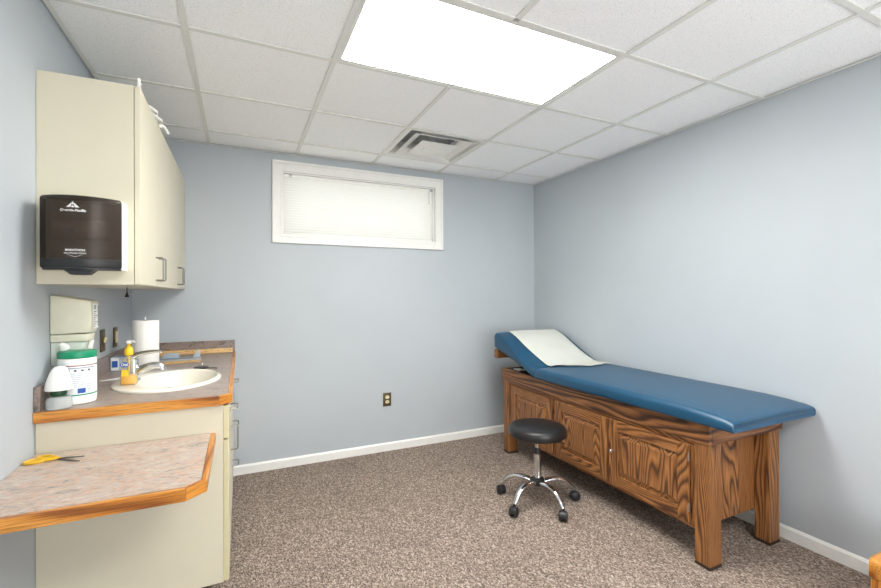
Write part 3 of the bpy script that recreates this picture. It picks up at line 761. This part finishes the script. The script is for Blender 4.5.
# switch plates on the left wall, outlet on the back wall
t = thing('light_switch', 'bronze plate with a small ivory toggle on the left wall, nearer of the two plates', 'switch', (wx, 2.857, 1.04))
MB().box(wx, wx+.006, 2.817, 2.897, 1.039, 1.158, .002).obj('plate', M['bronze'], t, True)
MB().box(wx+.0062, wx+.009, 2.843, 2.871, 1.075, 1.122, .001).obj('toggle_surround', M['bronze'], t)
MB().box(wx+.0092, wx+.020, 2.852, 2.862, 1.088, 1.118, .002, rot=Matrix.Rotation(.25, 3, 'Y'), piv=(wx+.009, 2.857, 1.103)).obj('toggle', M['ivory'], t, True)
t = thing('rocker_switch', 'bronze plate with a tall ivory rocker on the left wall, close to the paper towels', 'switch', (wx, 3.118, 1.04))
MB().box(wx, wx+.006, 3.078, 3.158, 1.036, 1.154, .002).obj('plate', M['bronze'], t, True)
MB().box(wx+.0062, wx+.011, 3.101, 3.135, 1.061, 1.129, .0015).obj('rocker', M['ivory'], t, True)
ox = 1.1435; oy = YB-.0012
t = thing('wall_outlet', 'dark bronze double power outlet low on the back wall', 'outlet', (ox, oy, .38))
MB().box(ox-.036, ox+.036, oy-.006, oy, .383, .498, .002).obj('cover_plate', M['bronze'], t, True)
for z in (.4205, .4605):
    o = MB().lathe((0, 0, 0), [(.0172, 0), (.0172, .003), (.0155, .0045)], 28, 1, .84)
    for vv in o.bm.verts: vv.co = Vector((ox+vv.co.x, oy-.0062-vv.co.z, z+vv.co.y))
    s_ = o.obj('socket', M['ivory'], t, True)
    b = MB()
    for dx in (-.006, .006): b.box(ox+dx-.0012, ox+dx+.0012, oy-.0112, oy-.0108, z-.001, z+.008)
    b.cyl((ox, oy-.0112, z-.007), (ox, oy-.0108, z-.007), .0025, 10)
    b.obj('slots', M['inkd'], s_)

# ------------------------------------------------------------------ drop desk
DZ = .766
dk = thing('writing_shelf', 'low pinkish-grey laminate writing shelf with oak edge, fixed to the left wall', 'shelf', (-.38, 1.77, .728))
MB().prism([(XL+.0015, 1.490), (-.153, 1.490), (-.112, 1.527), (-.112, 2.028), (XL+.0015, 2.028)], .730, DZ).obj('worktop', M['lam_desk'], dk)
MB().prism([(XL+.0015, 1.4895), (XL+.0015, 1.472), (-.1475, 1.472), (-.1545, 1.4895)], .728, DZ-.0005, .002).obj('front_edge', M['gold_x'], dk)
turn(MB().prism([(-.1540, 1.4898), (-.1470, 1.472), (-.0945, 1.5200), (-.1115, 1.5268)], .728, DZ-.0005, .002).obj('corner_edge', M['gold_x'], dk), .74)
MB().prism([(-.1115, 1.5275), (-.0945, 1.5208), (-.0945, 2.028), (-.1115, 2.028)], .728, DZ-.0005, .002).obj('side_edge', M['gold_y'], dk)
MB().box(XL+.0015, XL+.02, 1.54, 2.02, .67, .7295).obj('wall_cleat', M['cream'], dk)
# scissors
sc = thing('scissors', 'yellow-handled scissors lying slightly open on the writing shelf near the wall', 'scissors', (-.59, 1.975, DZ))
zz = DZ+.005
pv = (-.575, 1.925)
def blade(tip, z, w_):
    d = Vector((tip[0]-pv[0], tip[1]-pv[1], 0)).normalized(); nrm = Vector((-d.y, d.x, 0))
    p0 = Vector((pv[0], pv[1], 0))-d*.014; p1 = Vector((tip[0], tip[1], 0))
    poly = [p0+nrm*w_, p0-nrm*w_, p0+(p1-p0)*.55-nrm*w_*.9, p1, p0+(p1-p0)*.55+nrm*w_*.7]
    return MB().prism([(p.x, p.y) for p in poly], z, z+.0022)
blade((-.500, 1.912), DZ+.0045, .006).obj('blade', M['scissorgrey'], sc)
blade((-.502, 1.870), DZ+.002, .006).obj('blade', M['scissorgrey'], sc)
def loop(c0, a, b_, ang, z, n=22):
    return [(c0[0]+a*math.cos(q)*math.cos(ang)-b_*math.sin(q)*math.sin(ang), c0[1]+a*math.cos(q)*math.sin(ang)+b_*math.sin(q)*math.cos(ang), z) for q in [2*PI*k/n for k in range(n+1)]]
b = MB().tube(loop((-.640, 1.922), .025, .015, .05, zz), .0055, 8); b.tube([(-.616, 1.923, zz), (-.600, 1.922, zz+.001), (-.580, 1.923, zz+.001)], [.0065, .006, .0045], 8)
b.obj('handle', M['scissoryellow'], sc, True)
b = MB().tube(loop((-.621, 1.956), .024, .014, -.35, zz), .0055, 8); b.tube([(-.600, 1.946, zz), (-.588, 1.936, zz+.002), (-.573, 1.921, zz+.002)], [.0065, .006, .0045], 8)
b.obj('handle', M['scissoryellow'], sc, True)
MB().cyl((pv[0], pv[1], DZ+.007), (pv[0], pv[1], DZ+.0085), .004, 12).obj('pivot', M['steel'], sc)

# ------------------------------------------------------------------ examination table
et = thing('exam_table', 'oak examination table with blue vinyl top and raised headrest along the right wall', 'exam table', (2.35, 2.2, 0))
TX0, TX1, TY0, TY1 = 2.043, 2.660, 1.332, 3.120
for (x0, x1) in ((TX0+.002, TX0+.092), (TX1-.122, TX1-.030)):
    for (y0, y1) in ((TY0+.003, TY0+.078), (TY1-.078, TY1-.003)):
        lg = MB().box(x0, x1, y0, y1, .016, .604, .002).obj('leg', M['oak_z'], et)
        MB().box(x0-.001, x1+.001, y0-.001, y1+.001, 0.0, .0155, .002).obj('foot_pad', M['foot'], lg)
# apron boards and top
MB().box(TX0-.004, TX0+.022, TY0, TY1+.022, .605, .708, .0015).obj('apron', M['apron_y'], et)
MB().box(TX1-.022, TX1, TY0, TY1+.022, .605, .706, .0015).obj('apron', M['apron_y'], et)
MB().box(TX0+.0222, TX1-.0222, TY0, TY0+.022, .605, .706, .0015).obj('apron', M['apron_x'], et)
MB().box(TX0+.0222, TX1-.0222, TY1, TY1+.022, .605, .706, .0015).obj('apron', M['apron_x'], et)
MB().box(TX0+.0225, TX1-.0225, TY0+.0225, TY1-.0005, .684, .703).obj('top_board', M['foot'], et)
# cabinet box between the legs
CX0 = 2.056
MB().box(CX0+.021, TX1-.015, TY0+.080, TY0+.098, .165, .604).obj('end_panel', M['oak_z'], et)
MB().box(CX0+.021, TX1-.015, TY1-.098, TY1-.080, .165, .604).obj('end_panel', M['oak_z'], et)
MB().box(CX0+.021, TX1-.031, TY0+.099, TY1-.099, .166, .184).obj('bottom_board', M['oak_y'], et)
MB().box(TX1-.03, TX1-.016, TY0+.099, TY1-.099, .166, .604).obj('back_board', M['oak_y'], et)
MB().box(CX0, CX0+.02, TY0+.079, TY1-.079, .575, .6045).obj('face_rail', M['oak_y'], et)
MB().box(CX0, CX0+.02, TY0+.079, TY1-.079, .165, .196).obj('face_rail', M['oak_y'], et)
for y0, y1 in ((TY0+.079, 1.436), (1.953, 1.971), (2.452, 2.486), (3.008, TY1-.079)):
    MB().box(CX0, CX0+.0198, y0, y1, .197, .5745).obj('face_stile', M['oak_z'], et)
DF = CX0-.016
def door(y0, y1, knob=None, hinges=False):
    z0, z1 = .186, .578; s = .062
    d = thing('door', '', '', (DF, (y0+y1)/2, z0)); del d['label']; del d['category']
    d.parent = et; d.matrix_parent_inverse = Matrix.Translation(et.location).inverted()
    for a, c in ((y0, y0+s), (y1-s, y1)): MB().box(DF, DF+.0155, a, c, z0, z1, .0025).obj('stile', M['oak_z'], d)
    for a, c in ((z0, z0+s), (z1-s, z1)): MB().box(DF+.0002, DF+.0155, y0+s, y1-s, a, c, .0025).obj('rail', M['oak_y'], d)
    a, c, e, f_ = y0+s, y1-s, z0+s, z1-s
    r0 = [(DF+.011, a, e), (DF+.011, c, e), (DF+.011, c, f_), (DF+.011, a, f_)]
    q = .008; r1 = [(DF+.011, a+q, e+q), (DF+.011, c-q, e+q), (DF+.011, c-q, f_-q), (DF+.011, a+q, f_-q)]
    q = .034; r2 = [(DF+.003, a+q, e+q), (DF+.003, c-q, e+q), (DF+.003, c-q, f_-q), (DF+.003, a+q, f_-q)]
    rb = [(DF+.015, a, e), (DF+.015, c, e), (DF+.015, c, f_), (DF+.015, a, f_)]
    MB().rings([rb, r0, r1, r2]).obj('raised_panel', M['oak_z'], d)
    if knob:
        k = MB().lathe((0, 0, 0), [(.006, 0), (.005, .008), (.010, .014), (.011, .020), (.006, .025)], 20)
        for vv in k.bm.verts: vv.co = Vector((DF-vv.co.z, knob+vv.co.x, .392+vv.co.y))
        k.obj('knob', M['chrome'], d, True)
    if hinges:
        for z in (.266, .521):
            MB().cyl((DF-.003, y0-.002, z-.022), (DF-.003, y0-.002, z+.022), .0035, 10).obj('hinge', M['steel'], d, True)
    return d
door(1.438, 1.956, 1.922, True)
door(1.968, 2.456)
door(2.482, 3.006)
# flat cushion
PX0, PX1 = 2.000, 2.692
def cushion(sec):
    """sec: list of (y, zbottom, ztop, inset) cross-sections"""
    R = []
    for y, zb, zt, ins in sec:
        h = zt-zb; r = min(.030, h*.48); rb = min(.012, h*.2); x0, x1 = PX0+ins, PX1-ins; p = []
        for k in range(7):
            a = PI/2*k/6; p.append((x0+r-r*math.cos(a), y, zt-.006-r+r*math.sin(a)))
        for k in range(1, 8):
            u = k/8; p.append((x0+r+(x1-x0-2*r)*u, y, zt-.006+.006*math.sin(PI*u)**.6))
        for k in range(7):
            a = PI/2*(1-k/6); p.append((x1-r+r*math.cos(a), y, zt-.006-r+r*math.sin(a)))
        for k in range(4):
            a = PI/2*k/3; p.append((x1-rb+rb*math.cos(a), y, zb+rb-rb*math.sin(a)))
        for k in range(4):
            a = PI/2*(1-k/3); p.append((x0+rb-rb*math.cos(a), y, zb+rb-rb*math.sin(a)))
        R.append(p)
    return MB().rings(R)
sec = [(1.203, .716, .745, .006), (1.198, .709, .754, .002), (1.200, .707, .758, 0), (1.210, .707, .763, 0), (1.235, .707, .770, 0), (1.30, .707, .777, 0), (1.42, .707, .785, 0), (1.7, .707, .788, 0), (2.2, .707, .790, 0), (2.55, .707, .790, 0), (2.61, .707, .788, 0), (2.632, .709, .780, .001), (2.640, .715, .768, .004)]
MB_c = cushion(sec); MB_c.obj('seat_cushion', M['vinyl'], et, True)
hb = [(2.646, .722, .772, .004), (2.652, .716, .782, .001), (2.68, .722, .794, 0), (2.74, .748, .818, 0), (2.80, .774, .846, 0), (2.86, .797, .876, 0), (2.92, .815, .908, 0), (2.98, .832, .942, 0), (3.04, .848, .974, 0), (3.10, .863, .998, 0), (3.14, .873, 1.011, 0), (3.160, .878, 1.014, .000), (3.172, .884, 1.008, .003), (3.180, .894, .994, .008)]
hb = [(2.646+(y-2.646)*1.045, a, c_, i_) for y, a, c_, i_ in hb]
cushion(hb).obj('headrest', M['vinyl'], et, True)
# board, rail and prop under the headrest
b = MB().prism_x([(2.70, .7205), (3.138, .852), (3.138, .8695), (2.70, .738)], PX0+.05, PX1-.05)
for vv in b.bm.verts: vv.co.z -= .0085
b.obj('headrest_board', M['foot'], et)
MB().box(PX0+.012, PX1-.020, 3.166, 3.222, .786, .866, .010).obj('headrest_rail', M['oak_x'], et)
for x in (2.16, 2.53):
    MB().tube([(x, 3.115, .79), (x, 3.0, .745), (x, 2.93, .715)], .007, 8).obj('prop_bar', M['steel'], et, True)
b = MB().box(2.10, 2.28, 2.955, 2.985, .7035, .716, .002).box(2.10, 2.16, 2.985, 3.05, .7035, .712, .002)
b.obj('ratchet_bracket', M['white'], et)

# paper over the headrest
def top_z(y):
    pts = [(s[0], s[2]) for s in sec[6:11]]+[(2.645, .786)]+[(s[0], s[2]) for s in hb[2:12]]
    for (a, za), (c, zc) in zip(pts, pts[1:]):
        if a <= y <= c: return za+(zc-za)*(y-a)/(c-a)
    return pts[-1][1]
b = MB(); NX, NY = 26, 40; grid = []
for i in range(NX+1):
    u = i/NX; x = 2.135+.505*u
    end = 2.600-.06*math.sin(u*PI*.9)-.085*u+.022*math.sin(u*9)+.012*math.sin(u*23)
    row = []
    for j in range(NY+1):
        w_ = j/NY; y = end+(3.180-end)*w_
        xx = x+.010*math.sin(5*w_+2*u)*(1-w_)
        lift = .002+.003*(1-w_)*max(0, math.sin(7*u+6*w_))+(.006*(1-w_)**8)*(.4+.6*math.sin(u*11)**2)
        row.append((xx, y, top_z(y)+.0015+lift))
    row.append((x, 3.2005, 1.0125)); row.append((x, 3.2085, 1.000)); row.append((x, 3.2095, .985))
    grid.append(row)
vs = [[b.bm.verts.new(p) for p in r] for r in grid]
for i in range(NX):
    for j in range(len(grid[0])-1): b.bm.faces.new((vs[i][j], vs[i+1][j], vs[i+1][j+1], vs[i][j+1]))
po = tag(b.obj('paper_sheet', M['paper'], None, True, (2.4, 2.85, .9)), 'white paper sheet draped over the raised headrest of the examination table', 'paper')
md = po.modifiers.new('Solidify', 'SOLIDIFY'); md.thickness = .0008; md.offset = 1

# ------------------------------------------------------------------ stool
SX, SY = 1.730, 2.250
st = thing('rolling_stool', 'round black vinyl stool on a chrome five-star base with casters before the table', 'stool', (SX, SY, 0))
MB().lathe((SX, SY, .430), [(.150, 0), (.170, .004), (.182, .015), (.1845, .034), (.182, .052), (.171, .065), (.150, .0715), (.10, .0755), (.03, .077), (.004, .077)], 56).obj('seat', M['blackvinyl'], st, True)
MB().lathe((SX, SY, .416), [(.03, 0), (.12, .004), (.12, .0138)], 36).obj('seat_plate', M['blackplastic'], st, True)
MB().cyl((SX, SY, .33), (SX, SY, .416), .012, 20).obj('piston', M['chrome'], st, True)
MB().lathe((SX, SY, .318), [(.022, 0), (.022, .016), (.016, .03), (.014, .034)], 24).obj('collar', M['blackplastic'], st, True)
MB().cyl((SX, SY, .165), (SX, SY, .3175), .024, 28).obj('column', M['chrome'], st, True)
MB().lathe((SX, SY, .118), [(.034, 0), (.046, .008), (.048, .030), (.036, .044), (.027, .048)], 30).obj('hub', M['blackplastic'], st, True)
MB().tube([(SX+.02, SY-.03, .411), (SX+.09, SY-.12, .408), (SX+.105, SY-.14, .406)], .004, 8).obj('height_lever', M['blackplastic'], st, True)
for k in range(5):
    a = math.radians(54+72*k); c_, s_ = math.cos(a), math.sin(a)
    P_ = lambda r, z: (SX+r*c_, SY+r*s_, z)
    prof = [(.038, .140), (.075, .147), (.115, .150), (.155, .145), (.190, .128), (.218, .102), (.236, .078), (.240, .068)]
    b = MB(); R = []
    for i, (r, z) in enumerate(prof):
        p = Vector(P_(r, z)); q0 = prof[max(0, i-1)]; q1 = prof[min(len(prof)-1, i+1)]
        tr, tz = q1[0]-q0[0], q1[1]-q0[1]; l = math.hypot(tr, tz); nr, nz = -tz/l, tr/l
        wd_, th = .0235-.0015*i, .0115
        R.append([p+Vector((-s_, c_, 0))*wd_*math.cos(q)+Vector((c_*nr, s_*nr, nz))*th*math.sin(q) for q in [2*PI*m/14 for m in range(14)]])
    lg = b.rings(R).obj('leg', M['chrome'], st, True)
    cp = Vector(P_(.242, .0)); tw = a+random.uniform(-.9, .9)
    d = Vector((math.cos(tw), math.sin(tw), 0)); ax_ = Vector((-d.y, d.x, 0))
    cs = bpy.data.objects.new('caster', None); COL.objects.link(cs); cs.parent = st; cs['_base'] = st['_base']
    b = MB().cyl(cp+Vector((0, 0, .052)), cp+Vector((0, 0, .074)), .010, 14); b.obj('stem', M['blackplastic'], cs, True)
    wc = cp+d*.010+Vector((0, 0, .0305))
    for sg in (-1, 1):
        Rw = []
        for o_, r_ in ((.006, .0300), (.012, .0305), (.020, .0295), (.025, .023), (.027, .011)):
            Rw.append([wc+ax_*sg*o_+(d*math.cos(q)+Vector((0, 0, 1))*math.sin(q))*r_ for q in [2*PI*m/24 for m in range(24)]])
        MB().rings(Rw).obj('wheel', M['blackplastic'], cs, True)
    Rw = []
    for sg in (-.0055, .0055):
        Rw.append([wc+ax_*sg+(d*math.cos(q)+Vector((0, 0, 1))*math.sin(q))*.0315 for q in [PI*m/14 for m in range(15)]]+[wc+ax_*sg])
    MB().rings(Rw).obj('fork', M['blackplastic'], cs)

# ------------------------------------------------------------------ oak bench, mostly cut off at the lower right
bx0, by1, bz = 2.232, .826, .300
bn = thing('wooden_bench', 'low honey-oak bench with rounded corner, cut off at the lower right', 'bench', (2.45, .45, 0))
MB().prism_y([(bx0, .01), (bx0+.05, .01), (bx0+.05, .22), (bx0+.40, .22), (bx0+.40, .01), (bx0+.45, .01), (bx0+.45, bz-.075), (bx0, bz-.075)], by1-.05, by1-.006).obj('end_frame', M['gold_z'], bn)
MB().prism_y([(bx0, .01), (bx0+.05, .01), (bx0+.05, .22), (bx0+.40, .22), (bx0+.40, .01), (bx0+.45, .01), (bx0+.45, bz-.075), (bx0, bz-.075)], .056, .10).obj('end_frame', M['gold_z'], bn)
b = MB(); r_ = .022; prof = []
for k in range(7):
    a = PI/2*k/6; prof.append((bx0-.002+r_-r_*math.cos(a), bz-r_+r_*math.sin(a)))
for k in range(7):
    a = PI/2*(1-k/6); prof.append((bx0+.452-r_+r_*math.cos(a), bz-r_+r_*math.sin(a)))
prof += [(bx0+.452, bz-.072), (bx0-.002, bz-.072)]
b.prism_y(prof, .05, by1, .002).obj('seat_board', M['gold_x'], bn, True)
MB().box(bx0+.005, bx0+.025, .101, by1-.051, .15, bz-.075, .002).obj('stretcher', M['gold_y'], bn)
b = MB()
for x in (bx0+.002, bx0+.402):
    for y in (.058, by1-.048): b.box(x, x+.046, y, y+.040, 0, .0098)
b.obj('foot_pads', M['foot'], bn)

# ------------------------------------------------------------------ daylight, added fill lamp, camera, colour
wo = bpy.data.worlds.new('World'); SC.world = wo; wo.use_nodes = True
bg = wo.node_tree.nodes['Background']
skyt = wo.node_tree.nodes.new('ShaderNodeTexSky'); skyt.sky_type = 'HOSEK_WILKIE'; skyt.turbidity = 6
skyt.sun_direction = (-.4, -.6, .7)
hz = wo.node_tree.nodes.new('ShaderNodeMix'); hz.data_type = 'RGBA'; hz.inputs[0].default_value = .7; hz.inputs[7].default_value = (.33, .325, .31, 1)
wo.node_tree.links.new(skyt.outputs['Color'], hz.inputs[6]); wo.node_tree.links.new(hz.outputs[2], bg.inputs['Color'])
bg.inputs['Strength'].default_value = 4.2

lt = bpy.data.lights.new('rear_fill_light', 'AREA'); lt.shape = 'RECTANGLE'; lt.size = 1.9; lt.size_y = 1.7; lt.energy = FILLW  # added area lamp behind the camera, tilted up to brighten the ceiling
lo = bpy.data.objects.new('rear_fill_light', lt); COL.objects.link(lo)
lo.location = (1.2, YF+.05, 1.0); lo.rotation_euler = (PI/2+math.radians(42), 0, 0)

cam = bpy.data.cameras.new('camera'); co = bpy.data.objects.new('camera', cam); COL.objects.link(co)
cam.sensor_fit = 'HORIZONTAL'; cam.sensor_width = 36; cam.lens = 36*430.3627/881; cam.clip_start = .02
yaw, pit, rol = .4355, .0027, -.0037
Rv = Vector((math.cos(yaw), -math.sin(yaw), 0)); Fv = Vector((math.sin(yaw), math.cos(yaw), 0)); Uv = Vector((0, 0, 1))
F2 = Fv*math.cos(pit)+Uv*math.sin(pit); U2 = -Fv*math.sin(pit)+Uv*math.cos(pit)
R3 = Rv*math.cos(rol)+U2*math.sin(rol); U3 = -Rv*math.sin(rol)+U2*math.cos(rol)
mat = Matrix((R3, U3, -F2)).transposed().to_4x4(); mat.translation = (0, 0, CAMZ)
co.matrix_world = mat
SC.camera = co
for o in SC.objects:
    if '_base' in o: del o['_base']
vs_ = SC.view_settings
SC.display_settings.display_device = 'sRGB'
vs_.view_transform = 'Standard'; vs_.look = 'None'; vs_.exposure = .6; vs_.gamma = 1.0; vs_.use_curve_mapping = False
SC.cycles.max_bounces = 10; SC.cycles.diffuse_bounces = 8; SC.cycles.transparent_max_bounces = 12
